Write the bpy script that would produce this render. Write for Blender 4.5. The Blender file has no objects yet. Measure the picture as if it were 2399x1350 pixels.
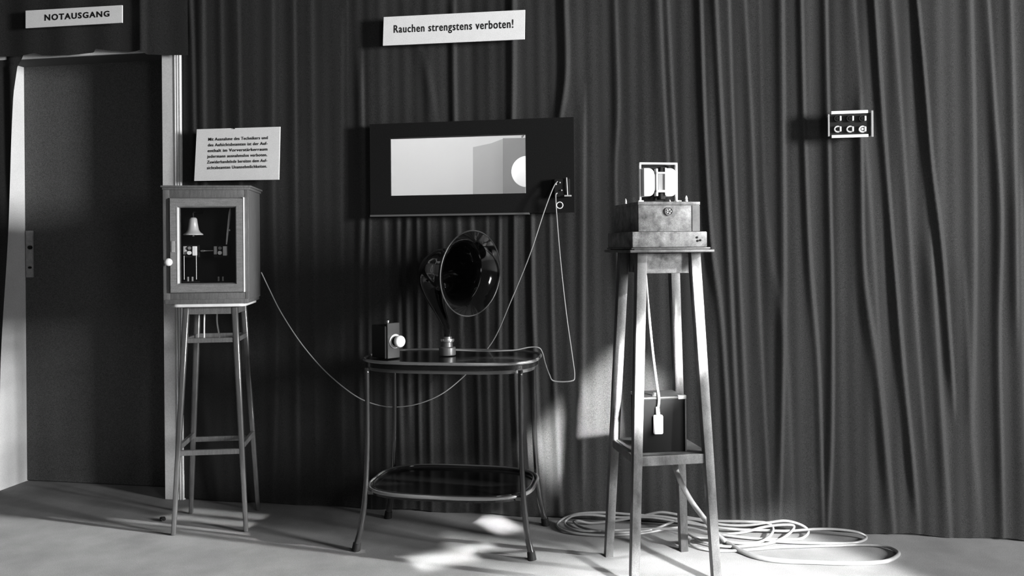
import bpy, bmesh, math, random
from mathutils import Vector, Matrix
random.seed(7)
sc = bpy.context.scene
C = sc.collection
sc.view_settings.view_transform = 'Standard'
sc.view_settings.look = 'None'
sc.view_settings.exposure = 0
sc.view_settings.gamma = 1

# ------------------------------------------------------------ survey of the photograph
F, H, CX, CY, ROLL = 2000.0, 1.18, 1199.5, 580.0, 0.008
def uv(px, py):
    a, b = px - CX, py - CY
    return a*math.cos(ROLL) - b*math.sin(ROLL), a*math.sin(ROLL) + b*math.cos(ROLL)
def at(px, py, d):
    u, v = uv(px, py)
    return Vector((u*d/F, d, H - v*d/F))
def fl(px, py, z=0.0):
    u, v = uv(px, py)
    return at(px, py, (H - z)*F/v)
TA = 0.1835
AL = math.atan(TA)
WO = Vector((0, 3.758, 0))
WE = Vector((math.cos(AL), -math.sin(AL), 0))
WN = Vector((-math.sin(AL), -math.cos(AL), 0))
def wl(px, py, off=0.0):
    """pixel -> (s, z) on the plane parallel to the back wall, off metres into the room"""
    u, v = uv(px, py)
    d = Vector((u/F, 1, -v/F)); o = Vector((0, 0, H))
    t = (off - (o - WO).dot(WN)) / d.dot(WN)
    P = o + d*t
    return (P - WO).dot(WE), P.z
def wp(s, z, off=0.0):
    return WO + WE*s + WN*off + Vector((0, 0, z))

# ------------------------------------------------------------ materials
def mat(name, col, rough=0.6, metal=0.0, noise=0.0, scale=20.0, bump=0.0, bscale=200.0, spec=0.5,
        stretch=(1, 1, 1), coat=0.0, grain=0.0, gscale=300.0, emit=0.0):
    m = bpy.data.materials.new(name); m.use_nodes = True
    nt = m.node_tree; N = nt.nodes; L = nt.links
    b = N['Principled BSDF']
    b.inputs['Base Color'].default_value = (col, col, col, 1)
    b.inputs['Roughness'].default_value = rough
    b.inputs['Metallic'].default_value = metal
    b.inputs['Specular IOR Level'].default_value = spec
    b.inputs['Coat Weight'].default_value = coat
    if emit:
        b.inputs['Emission Color'].default_value = (1, 1, 1, 1)
        b.inputs['Emission Strength'].default_value = emit
    tc = N.new('ShaderNodeTexCoord')
    src = None
    if noise > 0:
        mp = N.new('ShaderNodeMapping'); mp.inputs['Scale'].default_value = stretch
        L.new(tc.outputs['Object'], mp.inputs[0])
        n = N.new('ShaderNodeTexNoise'); n.inputs['Scale'].default_value = scale; n.inputs['Detail'].default_value = 6
        n.inputs['Roughness'].default_value = 0.6
        L.new(mp.outputs[0], n.inputs['Vector'])
        r = N.new('ShaderNodeMapRange')
        r.inputs['From Min'].default_value = 0.3; r.inputs['From Max'].default_value = 0.7
        r.inputs['To Min'].default_value = col*(1 - noise); r.inputs['To Max'].default_value = col*(1 + noise)
        L.new(n.outputs['Fac'], r.inputs['Value']); src = r.outputs[0]
    if grain > 0:
        g = N.new('ShaderNodeTexNoise'); g.inputs['Scale'].default_value = gscale; g.inputs['Detail'].default_value = 1
        L.new(tc.outputs['Object'], g.inputs['Vector'])
        r2 = N.new('ShaderNodeMapRange')
        r2.inputs['From Min'].default_value = 0.3; r2.inputs['From Max'].default_value = 0.7
        r2.inputs['To Min'].default_value = 1 - grain; r2.inputs['To Max'].default_value = 1 + grain
        L.new(g.outputs['Fac'], r2.inputs['Value'])
        mu = N.new('ShaderNodeMath'); mu.operation = 'MULTIPLY'
        L.new(r2.outputs[0], mu.inputs[0])
        if src: L.new(src, mu.inputs[1])
        else: mu.inputs[1].default_value = col
        src = mu.outputs[0]
    if src:
        L.new(src, b.inputs['Base Color'])
    if bump > 0:
        n2 = N.new('ShaderNodeTexNoise'); n2.inputs['Scale'].default_value = bscale; n2.inputs['Detail'].default_value = 3
        L.new(tc.outputs['Object'], n2.inputs['Vector'])
        bp = N.new('ShaderNodeBump'); bp.inputs['Strength'].default_value = bump; bp.inputs['Distance'].default_value = 0.003
        L.new(n2.outputs['Fac'], bp.inputs['Height']); L.new(bp.outputs[0], b.inputs['Normal'])
    return m
M = dict(
    floor=mat('floor_linoleum', 0.22, 0.85, noise=0.16, scale=5, grain=0.2, gscale=330, bump=0.08, bscale=180, spec=0.2),
    wall=mat('dark_wall_paint', 0.05, 0.9),
    curtain=mat('velvet_curtain', 0.027, 0.75, grain=0.5, gscale=420, noise=0.12, scale=5, spec=0.25, stretch=(1, 1, .25)),
    curtain_left=mat('velvet_curtain_left', 0.030, 0.8, grain=0.5, gscale=420, spec=0.2),  # slightly lighter velvet for the valance and side curtain
    white=mat('white_door_paint', 0.78, 0.5, noise=0.05, scale=8, grain=0.08, gscale=200),
    door=mat('dark_door_felt', 0.10, 0.9, grain=0.5, gscale=420, spec=0.1),
    steel=mat('lock_steel', 0.42, 0.4, 0.3, noise=0.2, scale=60),
    card=mat('white_card', 0.93, 0.8, noise=0.03, scale=30, grain=0.08, gscale=260, spec=0.1),
    ink=mat('black_ink', 0.012, 0.7, spec=0.1),
    oak=mat('oak_varnished', 0.13, 0.4, noise=0.22, scale=30, stretch=(6, 6, .6), grain=0.15, coat=0.3),
    oakleg=mat('polished_oak_leg', 0.085, 0.2, noise=0.2, scale=30, stretch=(6, 6, .6), coat=1.0, spec=.8),
    oakdoor=mat('oak_door_frame', 0.20, 0.45, noise=0.18, scale=30, stretch=(1, 1, 5), grain=0.15),
    oaklight=mat('pale_oak_and_highlight', 0.80, 0.35, noise=0.08, scale=30),  # pale oak top board; also painted highlights on the cabinet door
    dark=mat('cabinet_interior', 0.02, 0.8),
    porcelain=mat('porcelain', 0.9, 0.2, coat=0.5),
    brass=mat('polished_brass', 0.75, 0.22, 0.9),
    brightbell=mat('bright_bell_metal', .8, .3, .35, coat=.6),
    metal=mat('bright_nickel', 0.8, 0.25, 0.9),
    satin=mat('satin_zinc', 0.65, 0.5, 0.2),
    black=mat('black_lacquer', 0.006, 0.10, coat=1.0, spec=0.6),
    blackm=mat('black_matt', 0.012, 0.6, spec=0.2),
    board=mat('black_velvet_board', 0.011, 0.85, grain=0.5, gscale=420, spec=0.1),
    tablewood=mat('dark_stained_wood', 0.010, 0.2, noise=0.25, scale=14, coat=0.1, spec=0.3),
    tablemetal=mat('dark_lacquered_tube', 0.022, 0.16, 0.0, coat=0.9, spec=0.7),
    rim=mat('polished_table_rim', 0.20, 0.3, 0.3, coat=.5),
    walnut=mat('weathered_wood', 0.075, 0.5, noise=0.8, scale=16, stretch=(1, 1, .35), grain=0.2),
    walnutbox=mat('blotchy_wood_box', 0.115, 0.55, noise=0.85, scale=26, grain=0.25),
    whiteenamel=mat('white_enamel', 0.93, 0.45),
    cable=mat('grey_rubber_cable', 0.25, 0.3, noise=0.12, scale=30, coat=.6),
    cord=mat('pale_cord', 0.34, 0.7),
    cordw=mat('white_cord', 0.7, 0.6),
    batt=mat('dark_battery_case', 0.006, 0.7, spec=0.08),
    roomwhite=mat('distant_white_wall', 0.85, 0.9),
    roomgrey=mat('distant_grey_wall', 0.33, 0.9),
)
gl = bpy.data.materials.new('clear_glass'); gl.use_nodes = True
nt = gl.node_tree; nt.nodes.clear()
o_ = nt.nodes.new('ShaderNodeOutputMaterial'); mx = nt.nodes.new('ShaderNodeMixShader')
tr = nt.nodes.new('ShaderNodeBsdfTransparent'); gs = nt.nodes.new('ShaderNodeBsdfGlossy'); gs.inputs['Roughness'].default_value = 0.03
tr.inputs[0].default_value = (.96, .96, .96, 1)
mx.inputs[0].default_value = 0.05
nt.links.new(tr.outputs[0], mx.inputs[1]); nt.links.new(gs.outputs[0], mx.inputs[2]); nt.links.new(mx.outputs[0], o_.inputs[0])
M['glass'] = gl

# ------------------------------------------------------------ object helpers
def tag(o, label=None, cat=None, group=None, kind=None):
    if label: o['label'] = label
    if cat: o['category'] = cat
    if group: o['group'] = group
    if kind: o['kind'] = kind
    return o
def empty(name, loc, rz=0, label=None, cat=None, group=None, kind=None):
    o = bpy.data.objects.new(name, None); C.objects.link(o)
    o.location = loc; o.rotation_euler = (0, 0, rz); o.empty_display_size = .05
    return tag(o, label, cat, group, kind)
def obj(name, bm, m, parent=None, smooth=False, loc=None, rz=0, auto=None):
    me = bpy.data.meshes.new(name)
    bmesh.ops.recalc_face_normals(bm, faces=bm.faces[:])
    if auto is not None:
        for f in bm.faces: f.smooth = True
        for e in bm.edges:
            if len(e.link_faces) == 2 and e.calc_face_angle(0) > auto: e.smooth = False
    elif smooth:
        for f in bm.faces: f.smooth = True
    bm.to_mesh(me); bm.free()
    me.materials.append(m)
    o = bpy.data.objects.new(name, me); C.objects.link(o)
    if parent: o.parent = parent
    if loc is not None: o.location = loc
    if rz: o.rotation_euler = (0, 0, rz)
    return o
def merge(bm, sub):
    me = bpy.data.meshes.new('t'); sub.to_mesh(me); sub.free(); bm.from_mesh(me); bpy.data.meshes.remove(me)
def box(bm, x0, x1, y0, y1, z0, z1, bev=0.0, seg=2):
    b = bmesh.new()
    vs = [b.verts.new((x, y, z)) for z in (z0, z1) for y in (y0, y1) for x in (x0, x1)]
    for q in ((0, 1, 3, 2), (4, 6, 7, 5), (0, 4, 5, 1), (2, 3, 7, 6), (0, 2, 6, 4), (1, 5, 7, 3)):
        b.faces.new([vs[i] for i in q])
    if bev: bmesh.ops.bevel(b, geom=b.edges[:], offset=bev, segments=seg, profile=.5, affect='EDGES')
    merge(bm, b); return bm
def B(*a, **k): return box(bmesh.new(), *a, **k)
def bar(bm, p0, p1, w0, d0, w1=None, d1=None, bev=0.0):
    """square-section tapered bar with horizontal ends"""
    w1 = w1 or w0; d1 = d1 or d0
    b = bmesh.new(); p0 = Vector(p0); p1 = Vector(p1)
    vs = []
    for p, w, d in ((p0, w0, d0), (p1, w1, d1)):
        for y in (-1, 1):
            for x in (-1, 1):
                vs.append(b.verts.new((p.x + x*w/2, p.y + y*d/2, p.z)))
    for q in ((0, 1, 3, 2), (4, 6, 7, 5), (0, 4, 5, 1), (2, 3, 7, 6), (0, 2, 6, 4), (1, 5, 7, 3)):
        b.faces.new([vs[i] for i in q])
    if bev: bmesh.ops.bevel(b, geom=b.edges[:], offset=bev, segments=2, profile=.5, affect='EDGES')
    merge(bm, b); return bm
def catmull(pts, n=8):
    P = [Vector(p) for p in pts]; out = []
    P = [P[0]*2 - P[1]] + P + [P[-1]*2 - P[-2]]
    for i in range(1, len(P) - 2):
        for k in range(n):
            t = k/n; a, b, c, d = P[i-1], P[i], P[i+1], P[i+2]
            out.append(.5*((2*b) + (c - a)*t + (2*a - 5*b + 4*c - d)*t*t + (3*b - a - 3*c + d)*t**3))
    out.append(P[-2]); return out
def tube(bm, pts, r, seg=10, caps=True, n=8, sm=True):
    """pts 3D; r a number or list (per control point)"""
    if sm and len(pts) > 2:
        if isinstance(r, (list, tuple)):
            q = catmull([(a, 0, 0) for a in r], n); rr = [max(v.x, 1e-4) for v in q]
        else: rr = None
        P = catmull(pts, n)
        rr = rr or [r]*len(P)
    else:
        P = [Vector(p) for p in pts]; rr = list(r) if isinstance(r, (list, tuple)) else [r]*len(P)
    rings = []; prev = None
    for i, p in enumerate(P):
        t = (P[min(i+1, len(P)-1)] - P[max(i-1, 0)]).normalized()
        if prev is None:
            a = Vector((0, 0, 1)) if abs(t.z) < .9 else Vector((1, 0, 0))
            prev = (a - t*a.dot(t)).normalized()
        else:
            prev = (prev - t*prev.dot(t)).normalized()
        b2 = t.cross(prev)
        rings.append([bm.verts.new(p + (prev*math.cos(k*2*math.pi/seg) + b2*math.sin(k*2*math.pi/seg))*rr[i]) for k in range(seg)])
    for i in range(len(rings)-1):
        for k in range(seg):
            bm.faces.new((rings[i][k], rings[i][(k+1) % seg], rings[i+1][(k+1) % seg], rings[i+1][k]))
    if caps:
        bm.faces.new(rings[0]); bm.faces.new(rings[-1])
    return bm
def T(pts, r, **k): return tube(bmesh.new(), pts, r, **k)
def lathe(bm, prof, seg=32, mtx=None):
    """prof [(r,z)] around z"""
    b = bmesh.new(); rings = []
    for r, z in prof:
        if r < 1e-5: rings.append([b.verts.new((0, 0, z))])
        else: rings.append([b.verts.new((r*math.cos(k*2*math.pi/seg), r*math.sin(k*2*math.pi/seg), z)) for k in range(seg)])
    for i in range(len(rings)-1):
        A, D = rings[i], rings[i+1]
        for k in range(seg):
            k2 = (k+1) % seg
            if len(A) == 1 and len(D) == 1: continue
            if len(A) == 1: b.faces.new((A[0], D[k2], D[k]))
            elif len(D) == 1: b.faces.new((A[k], A[k2], D[0]))
            else: b.faces.new((A[k], A[k2], D[k2], D[k]))
    if mtx: bmesh.ops.transform(b, matrix=mtx, verts=b.verts[:])
    merge(bm, b); return bm
def LT(prof, seg=32, mtx=None): return lathe(bmesh.new(), prof, seg, mtx)
def toY(x, y, z):   # lathe axis -> pointing to -y (towards the viewer side)
    return Matrix.Translation((x, y, z)) @ Matrix.Rotation(math.radians(90), 4, 'X')
def prism(bm, outline, z0, z1, bev=0.0, axis='z'):
    b = bmesh.new()
    f = b.faces.new([b.verts.new((x, y, z0)) for x, y in outline])
    r = bmesh.ops.extrude_face_region(b, geom=[f])
    bmesh.ops.translate(b, vec=(0, 0, z1 - z0), verts=[g for g in r['geom'] if isinstance(g, bmesh.types.BMVert)])
    if bev:
        es = [e for e in b.edges if abs(e.verts[0].co.z - e.verts[1].co.z) < 1e-6]
        bmesh.ops.bevel(b, geom=es, offset=bev, segments=3, profile=.5, affect='EDGES')
    if axis == 'y':
        bmesh.ops.transform(b, matrix=Matrix(((1, 0, 0, 0), (0, 0, 1, 0), (0, 1, 0, 0), (0, 0, 0, 1))), verts=b.verts[:])
    merge(bm, b); return bm

# ------------------------------------------------------------ camera
cam = bpy.data.cameras.new('camera'); co = bpy.data.objects.new('camera', cam); C.objects.link(co)
cam.sensor_width = 36; cam.sensor_fit = 'HORIZONTAL'; cam.lens = F/2399*36
cam.shift_y = -(675 - CY)/2399
co.matrix_world = Matrix.Translation((0, 0, H)) @ Matrix.Rotation(math.radians(90), 4, 'X') @ Matrix.Rotation(-ROLL, 4, 'Z')
cam.clip_start = .05; cam.clip_end = 60
sc.camera = co

# ------------------------------------------------------------ setting : floor, wall with doorway and viewing window
b = bmesh.new(); box(b, -5.5, 5.5, -1.5, 7.5, -.1, 0)
tag(obj('floor', b, M['floor']), kind='structure')

ow0, oz0 = wl(915, 459, .06); ow1, oz1 = wl(1231, 312, .06)      # viewing window opening
dr1, _ = wl(388, 700, 0); dl0, _ = wl(-2, 1000, 0); dz1 = wl(240, 128, 0)[1]
ROOMT = 2.9
wallroot_rz = -AL
def wobj(name, bm, m, parent=None, **k):
    """mesh written in wall coordinates: x = along wall, y = away from room, z up"""
    if parent is None: return obj(name, bm, m, None, loc=WO, rz=-AL, **k)
    return obj(name, bm, m, parent, **k)
b = bmesh.new()
WT = .22
box(b, -4.2, dl0, 0, WT, 0, ROOMT)
box(b, dl0, dr1, 0, WT, dz1, ROOMT)
hx0, hx1, hz0, hz1 = ow0 - .10, ow1 + .20, oz0 - .06, oz1 + .03
box(b, dr1, hx0, 0, WT, 0, ROOMT)
box(b, hx0, hx1, 0, WT, 0, hz0)
box(b, hx0, hx1, 0, WT, hz1, ROOMT)
box(b, hx1, 3.6, 0, WT, 0, ROOMT)
tag(wobj('wall_back', b, M['wall']), kind='structure')

# doorway: reveal, casing, dark door
tr1 = empty('trim_1', WO, -AL, kind='structure')
b = bmesh.new()
box(b, dl0 - .004, dl0 + .012, -.012, .2, 0, dz1)                     # left reveal board
obj('door_reveal', b, M['white'], tr1)
cw = wl(425, 600, .02)[0]
b = bmesh.new()
box(b, dr1, dr1 + (cw - dr1)*.64, -.018, .0, 0, dz1 + .06, bev=.002)
for k in range(3):
    x = dr1 + (cw - dr1)*(.68 + .115*k)
    box(b, x, x + (cw - dr1)*.075, -.022 + .002*k, .0, 0, dz1 + .06, bev=.002)
box(b, dr1 + .001, cw, -.010, 0, 0, dz1 + .06)
obj('door_casing', b, M['white'], tr1)
b = bmesh.new(); box(b, dl0 - .08, dr1 - .001, -.016, 0, dz1 - .004, dz1 + .09, bev=.003)
obj('door_head', b, M['white'], tr1)
dd = empty('door_1', WO, -AL, kind='structure')
b = bmesh.new(); box(b, dl0 + .012, dr1, .17, .21, 0.004, dz1)
obj('door_leaf', b, M['door'], dd)
ls0, lz1 = wl(63, 541, -.17); ls1, lz0 = wl(80, 650, -.17)
b = bmesh.new(); box(b, ls0, ls1, .160, .170, lz0, lz1, bev=.002)
lp = obj('lock_plate', b, M['steel'], dd); lp['label'] = 'pale steel lock plate'
for py, nm, r in ((580, 'handle_spindle', .010), (627, 'keyhole', .006)):
    s, z = wl(72, py, -.16)
    obj(nm, LT([(0, .0), (r, .0), (r, .012), (r*.7, .016), (0, .016)], 16, toY(s, .161, z)), M['blackm'], dd)

# ------------------------------------------------------------ back room seen through the viewing window
br = empty('wall_far', WO, -AL, kind='structure')
b = bmesh.new()
box(b, -1.6, 1.6, 1.9, 1.95, .3, 2.7)
box(b, -1.65, -1.6, WT, 1.9, .3, 2.7)
box(b, 1.6, 1.65, WT, 1.9, .3, 2.7)
box(b, -1.6, 1.6, WT, 1.9, .25, .3)
box(b, -1.6, 1.6, WT, 1.9, 2.7, 2.75)
box(b, -1.6, hx0, WT, WT + .01, .3, 2.7); box(b, hx1, 1.6, WT, WT + .01, .3, 2.7)
box(b, hx0, hx1, WT, WT + .01, .3, hz0); box(b, hx0, hx1, WT, WT + .01, hz1, 2.7)
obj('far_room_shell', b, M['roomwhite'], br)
def far_pt(px, py, off): return wl(px, py, -off)
# grey screens (two stepped panels) standing in the far room
def panel(name, pts, yoff, th, m, label, cat):
    q = [far_pt(px, py, yoff) for px, py in pts]
    b = bmesh.new(); prism(b, q, yoff, yoff + th, axis='y')
    o = wobj(name, b, m); tag(o, label, cat); return o
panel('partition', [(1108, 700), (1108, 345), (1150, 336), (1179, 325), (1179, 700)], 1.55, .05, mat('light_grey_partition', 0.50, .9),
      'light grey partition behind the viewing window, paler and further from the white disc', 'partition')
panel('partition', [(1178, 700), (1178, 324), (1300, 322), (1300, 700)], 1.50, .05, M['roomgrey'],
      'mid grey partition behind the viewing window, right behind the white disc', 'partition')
s, z = far_pt(1234, 402, 1.1)
r = 37/F*4.8
g = empty('round_lampshade', wp(s, z, -1.1), -AL, 'white round lampshade seen half cut off at the right of the viewing window', 'lamp')
obj('lamp_shade', LT([(0, .03), (r*.6, .028), (r*.93, .015), (r, 0), (r*.93, -.015), (0, -.03)], 48, toY(0, 0, 0)), mat('glowing_opal_shade', .9, .5, emit=.6), g, smooth=True)
obj('pole', T([(0, .02, -r*.9), (0, .02, -z + .3)], .012, sm=False), M['whiteenamel'], g)
p0 = far_pt(1222, 322, 1.4); p1 = far_pt(1236, 303, 1.4)
o = wobj('ceiling_bracket', T([(p0[0], 1.4, p0[1]), (p1[0] + (p1[0]-p0[0])*6, 1.4, p1[1] + (p1[1]-p0[1])*6)], .006, sm=False), M['roomgrey'])
tag(o, 'thin grey diagonal strut at the upper right corner inside the viewing window', 'strut')

# ------------------------------------------------------------ viewing window frame (black board)
bs0, bz0 = wl(868, 505, .06); bs1 = wl(1345, 400, .06)[0]; bz1 = wl(1100, 283, .06)[1]
wf = empty('window_1', WO, -AL, kind='structure')
b = bmesh.new()
y0, y1 = -.062, -.049
box(b, bs0, ow0, y0, y1, bz0, bz1); box(b, ow1, bs1, y0, y1, bz0, bz1)
box(b, ow0, ow1, y0, y1, bz0, oz0); box(b, ow0, ow1, y0, y1, oz1, bz1)
obj('window_frame', b, M['board'], wf)
b = bmesh.new()
t = .012
box(b, hx0, ow0 - .035, -.05, .0, hz0, hz1); box(b, ow1 + .03, hx1, -.05, .0, hz0, hz1)
box(b, ow0 - .035, ow1 + .03, -.05, .0, hz0, oz0 - .02); box(b, ow0 - .035, ow1 + .03, -.05, .0, oz1 + .012, hz1)
obj('window_reveal', b, M['blackm'], wf)
b = bmesh.new(); box(b, bs0, wl(1240, 500, .06)[0], -.066, -.04, bz0 - .006, bz0 + .002)
obj('window_sill', b, mat('greyed_sill_edge', .12, .5), wf)
b = bmesh.new(); box(b, ow0 - .003, ow1 + .003, -.049, -.046, oz0 - .003, oz1 + .003)
obj('pane', b, M['glass'], wf)

# ------------------------------------------------------------ curtains
def poly_at(pl, z):
    """pl: list of (s,z) descending z -> s at height z, and fade at ends"""
    if z >= pl[0][1]: return pl[0][0] + (pl[0][0]-pl[1][0])*(z-pl[0][1])/(pl[0][1]-pl[1][1]), z - pl[0][1]
    for (s0, z0), (s1, z1) in zip(pl, pl[1:]):
        if z >= z1: 
            k = (z0 - z)/(z0 - z1); return s0 + (s1-s0)*k, 0
    (s0, z0), (s1, z1) = pl[-2], pl[-1]
    return s1 + (s1-s0)*(z1-z)/(z0-z1), z1 - z
ridges_px = [
    ([(1440, 0), (1447, 250), (1440, 400), (1445, 600)], .012, 10),
    ([(1543, 0), (1552, 200), (1562, 380)], .016, 10),
    ([(1562, 0), (1572, 200), (1582, 380)], .010, 8),
    ([(1640, 0), (1650, 300), (1665, 560), (1690, 760), (1715, 1190)], .022, 7),
    ([(1675, 0), (1690, 300), (1705, 560), (1735, 1200)], .020, 7),
    ([(1705, 0), (1715, 300), (1728, 600), (1760, 1200)], .012, 7),
    ([(1742, 0), (1760, 330), (1775, 700), (1800, 1200)], .011, 9),
    ([(1775, 0), (1790, 500), (1835, 800), (1855, 1200)], .007, 12),
    ([(1830, 0), (1833, 300), (1835, 720), (1826, 1150)], .018, 8),
    ([(1875, 0), (1882, 280), (1895, 600), (1915, 850), (1925, 1200)], .020, 7),
    ([(1932, 0), (1936, 200), (1942, 480), (1947, 700), (1947, 1000), (1940, 1200)], .020, 7),
    ([(1995, 0), (2010, 200), (2035, 500), (2060, 900), (2085, 1200)], .009, 10),
    ([(2012, 330), (2020, 640), (2050, 850), (2087, 1200)], .022, 9),
    ([(2045, 0), (2063, 250), (2090, 600), (2112, 850), (2142, 1150)], .028, 7),
    ([(2085, 0), (2100, 180), (2130, 600), (2160, 1000)], .011, 9),
    ([(2145, 0), (2165, 220), (2180, 400), (2205, 600), (2225, 860)], .030, 7),
    ([(2180, 650), (2200, 960), (2218, 1200)], .020, 10),
    ([(2255, 700), (2270, 1000), (2290, 1200)], .010, 14),
    ([(2270, 0), (2277, 250), (2280, 600), (2275, 900)], .014, 9),
    ([(2310, 0), (2325, 250), (2340, 500), (2335, 800), (2345, 1200)], .018, 9),
    ([(2362, 0), (2370, 300), (2375, 700)], .012, 9),
    ([(2385, 500), (2390, 900), (2399, 1200)], .012, 12),
    ([(1325, 0), (1329, 170), (1315, 275)], .022, 9),
    ([(1205, 0), (1205, 150), (1203, 290)], .022, 9),
    ([(1065, 60), (1066, 180), (1068, 285)], .016, 8),
    ([(985, 100), (1010, 200), (1018, 250)], .008, 12),
    ([(1368, 300), (1366, 700), (1366, 1100)], .012, 9),
    ([(1290, 510), (1296, 800), (1310, 1100), (1315, 1200)], .014, 8),
    ([(1248, 505), (1250, 700), (1262, 1000), (1275, 1200)], .020, 7),
    ([(1208, 505), (1208, 700), (1210, 900), (1225, 1200)], .021, 7),
    ([(1172, 505), (1172, 800), (1175, 1200)], .015, 7),
    ([(1142, 505), (1142, 800), (1152, 1200)], .010, 7),
    ([(1105, 505), (1120, 870), (1128, 1200)], .014, 8),
    ([(1075, 505), (1085, 900), (1095, 1200)], .013, 7),
    ([(1040, 505), (1042, 800), (1048, 1200)], .009, 7),
    ([(1005, 505), (1010, 900), (1015, 1200)], .013, 8),
    ([(980, 505), (984, 900), (988, 1200)], .014, 7),
    ([(958, 505), (955, 640), (960, 900)], .014, 7),
    ([(935, 505), (936, 640), (942, 1000), (950, 1200)], .014, 7),
    ([(905, 505), (908, 700), (910, 1200)], .009, 7),
    ([(870, 505), (868, 700), (872, 1200)], .010, 7),
    ([(850, 200), (853, 450), (846, 700), (848, 1000)], .014, 9),
    ([(800, 100), (800, 700), (805, 1200)], .006, 14),
    ([(730, 0), (735, 500), (742, 1200)], .006, 14),
    ([(690, 0), (694, 400), (700, 1200)], .009, 10),
    ([(640, 0), (642, 500), (650, 800), (640, 1200)], .008, 12),
    ([(560, 0), (565, 300), (570, 800), (575, 1200)], .010, 12),
    ([(520, 0), (525, 300)], .008, 12),
    ([(478, 0), (480, 250), (485, 600)], .013, 12),
    ([(450, 0), (455, 130), (460, 400)], .014, 9),
]
RD = []
for pl, amp, w in ridges_px:
    q = [wl(v.x, v.y, .0) for v in catmull([(a, c, 0) for a, c in pl], 5)]
    RD.append((q, amp*.62, w*.00105, q[0][1], q[-1][1], pl[0][1] <= 10, pl[-1][1] >= 1190))
rphase = [random.uniform(0, 6.28) for _ in range(8)]
def fold(s, z):
    k = .35 if s < -.75 else 1.0
    h = k*.003*math.sin(s*21 + rphase[0] + .5*math.sin(z*1.3)) + k*.0012*math.sin(s*51 + rphase[1] + .7*math.sin(z*.9 + 1)) \
        + k*.0008*math.sin(s*113 + rphase[2] + .8*z) + .003*math.sin(s*9 + rphase[3])
    for q, amp, w, zt, zb, et, eb in RD:
        c, ex = poly_at(q, z)
        d = (s - c)/w
        if abs(d) > 7: continue
        fade = 1.0
        if ex > 0:
            if (z > zt and not et) or (z < zb and not eb): fade = max(0, 1 - ex/.22)
        ww = .9 if d > 0 else 2.6
        if z < .3: fade *= .45 + .55*max(0, z)/.3
        h += amp*fade*math.exp(-(d/ww)**2)
    return h
def curtain(name, sl, sr, zb, zt, m, ns, nz, hole=None, base=.0, foldf=fold, ampl=1.0):
    """sl, sr functions of z; zb function of s"""
    b = bmesh.new(); grid = []
    for j in range(nz + 1):
        row = []
        for i in range(ns + 1):
            k = i/ns
            zz = zb(k) + (zt - zb(k))*j/nz
            s = sl(zz) + (sr(zz) - sl(zz))*k
            h = foldf(s, zz)*ampl
            flare = .0
            row.append(b.verts.new((s, -(base + h + flare), zz)))
        grid.append(row)
    for j in range(nz):
        for i in range(ns):
            vs = (grid[j][i], grid[j][i+1], grid[j+1][i+1], grid[j+1][i])
            if hole:
                cxs = sum(v.co.x for v in vs)/4; czs = sum(v.co.z for v in vs)/4
                if hole[0] < cxs < hole[1] and hole[2] < czs < hole[3]: continue
            b.faces.new(vs)
    o = wobj(name, b, m, smooth=True)
    return o
ce = [wl(x, y, .02) for x, y in ((427, -60), (426, 400), (424, 700), (416, 1000), (407, 1165))]
def main_l(z): return poly_at(ce, z)[0]
c1 = curtain('curtain', main_l, lambda z: 3.4, lambda k: .006 + .004*math.sin(k*90), 2.75, M['curtain'], 1150, 70,
             hole=(ow0 - .035, ow1 + .035, oz0 - .035, oz1 + .035), base=.012)
tag(c1, 'long dark grey pleated curtain covering the back wall from the doorway to the right edge', 'curtain')
hem_px = [(-420, 133), (40, 131), (66, 127), (80, 124), (96, 129), (120, 130), (160, 130), (200, 124), (217, 122), (219, 113), (262, 119), (300, 121), (330, 118), (345, 128), (430, 129), (440, 129)]
hem = [wl(x, y, .055) for x, y in hem_px]
def hemz(k):
    s = hem[0][0] + (hem[-1][0] - hem[0][0])*k
    for (s0, z0), (s1, z1) in zip(hem, hem[1:]):
        if s <= s1: return z0 + (z1 - z0)*(s - s0)/(s1 - s0)
    return hem[-1][1]
def fold2(s, z): return .004*math.sin(s*11 + 1) + .003*math.sin(s*29 + z*.6) + .012*math.exp(-((s - wl(330, 50, .06)[0])/.02)**2)
c2 = curtain('curtain', lambda z: hem[0][0], lambda z: hem[-1][0], hemz, 2.75, M['curtain_left'], 260, 16, base=.050, foldf=fold2)
c2.name = 'curtain_valance'
tag(c2, 'short dark curtain drape hanging above the doorway behind the exit sign', 'curtain')
le = [wl(x, y, .03) for x, y in ((62, 90), (52, 130), (38, 150), (30, 220), (22, 400), (10, 600), (-4, 850), (-14, 1160))]
def fold3(s, z): return .006*math.sin(s*30) + .004*math.sin(s*71 + z)
c3 = curtain('curtain', lambda z: -3.4, lambda z: poly_at(le, z)[0], lambda k: .008, le[0][1] + .14, M['curtain_left'], 120, 60, base=.018, foldf=fold3)
c3.name = 'side_curtain'
tag(c3, 'dark curtain edge hanging left of the white doorway reveal', 'curtain')

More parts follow.
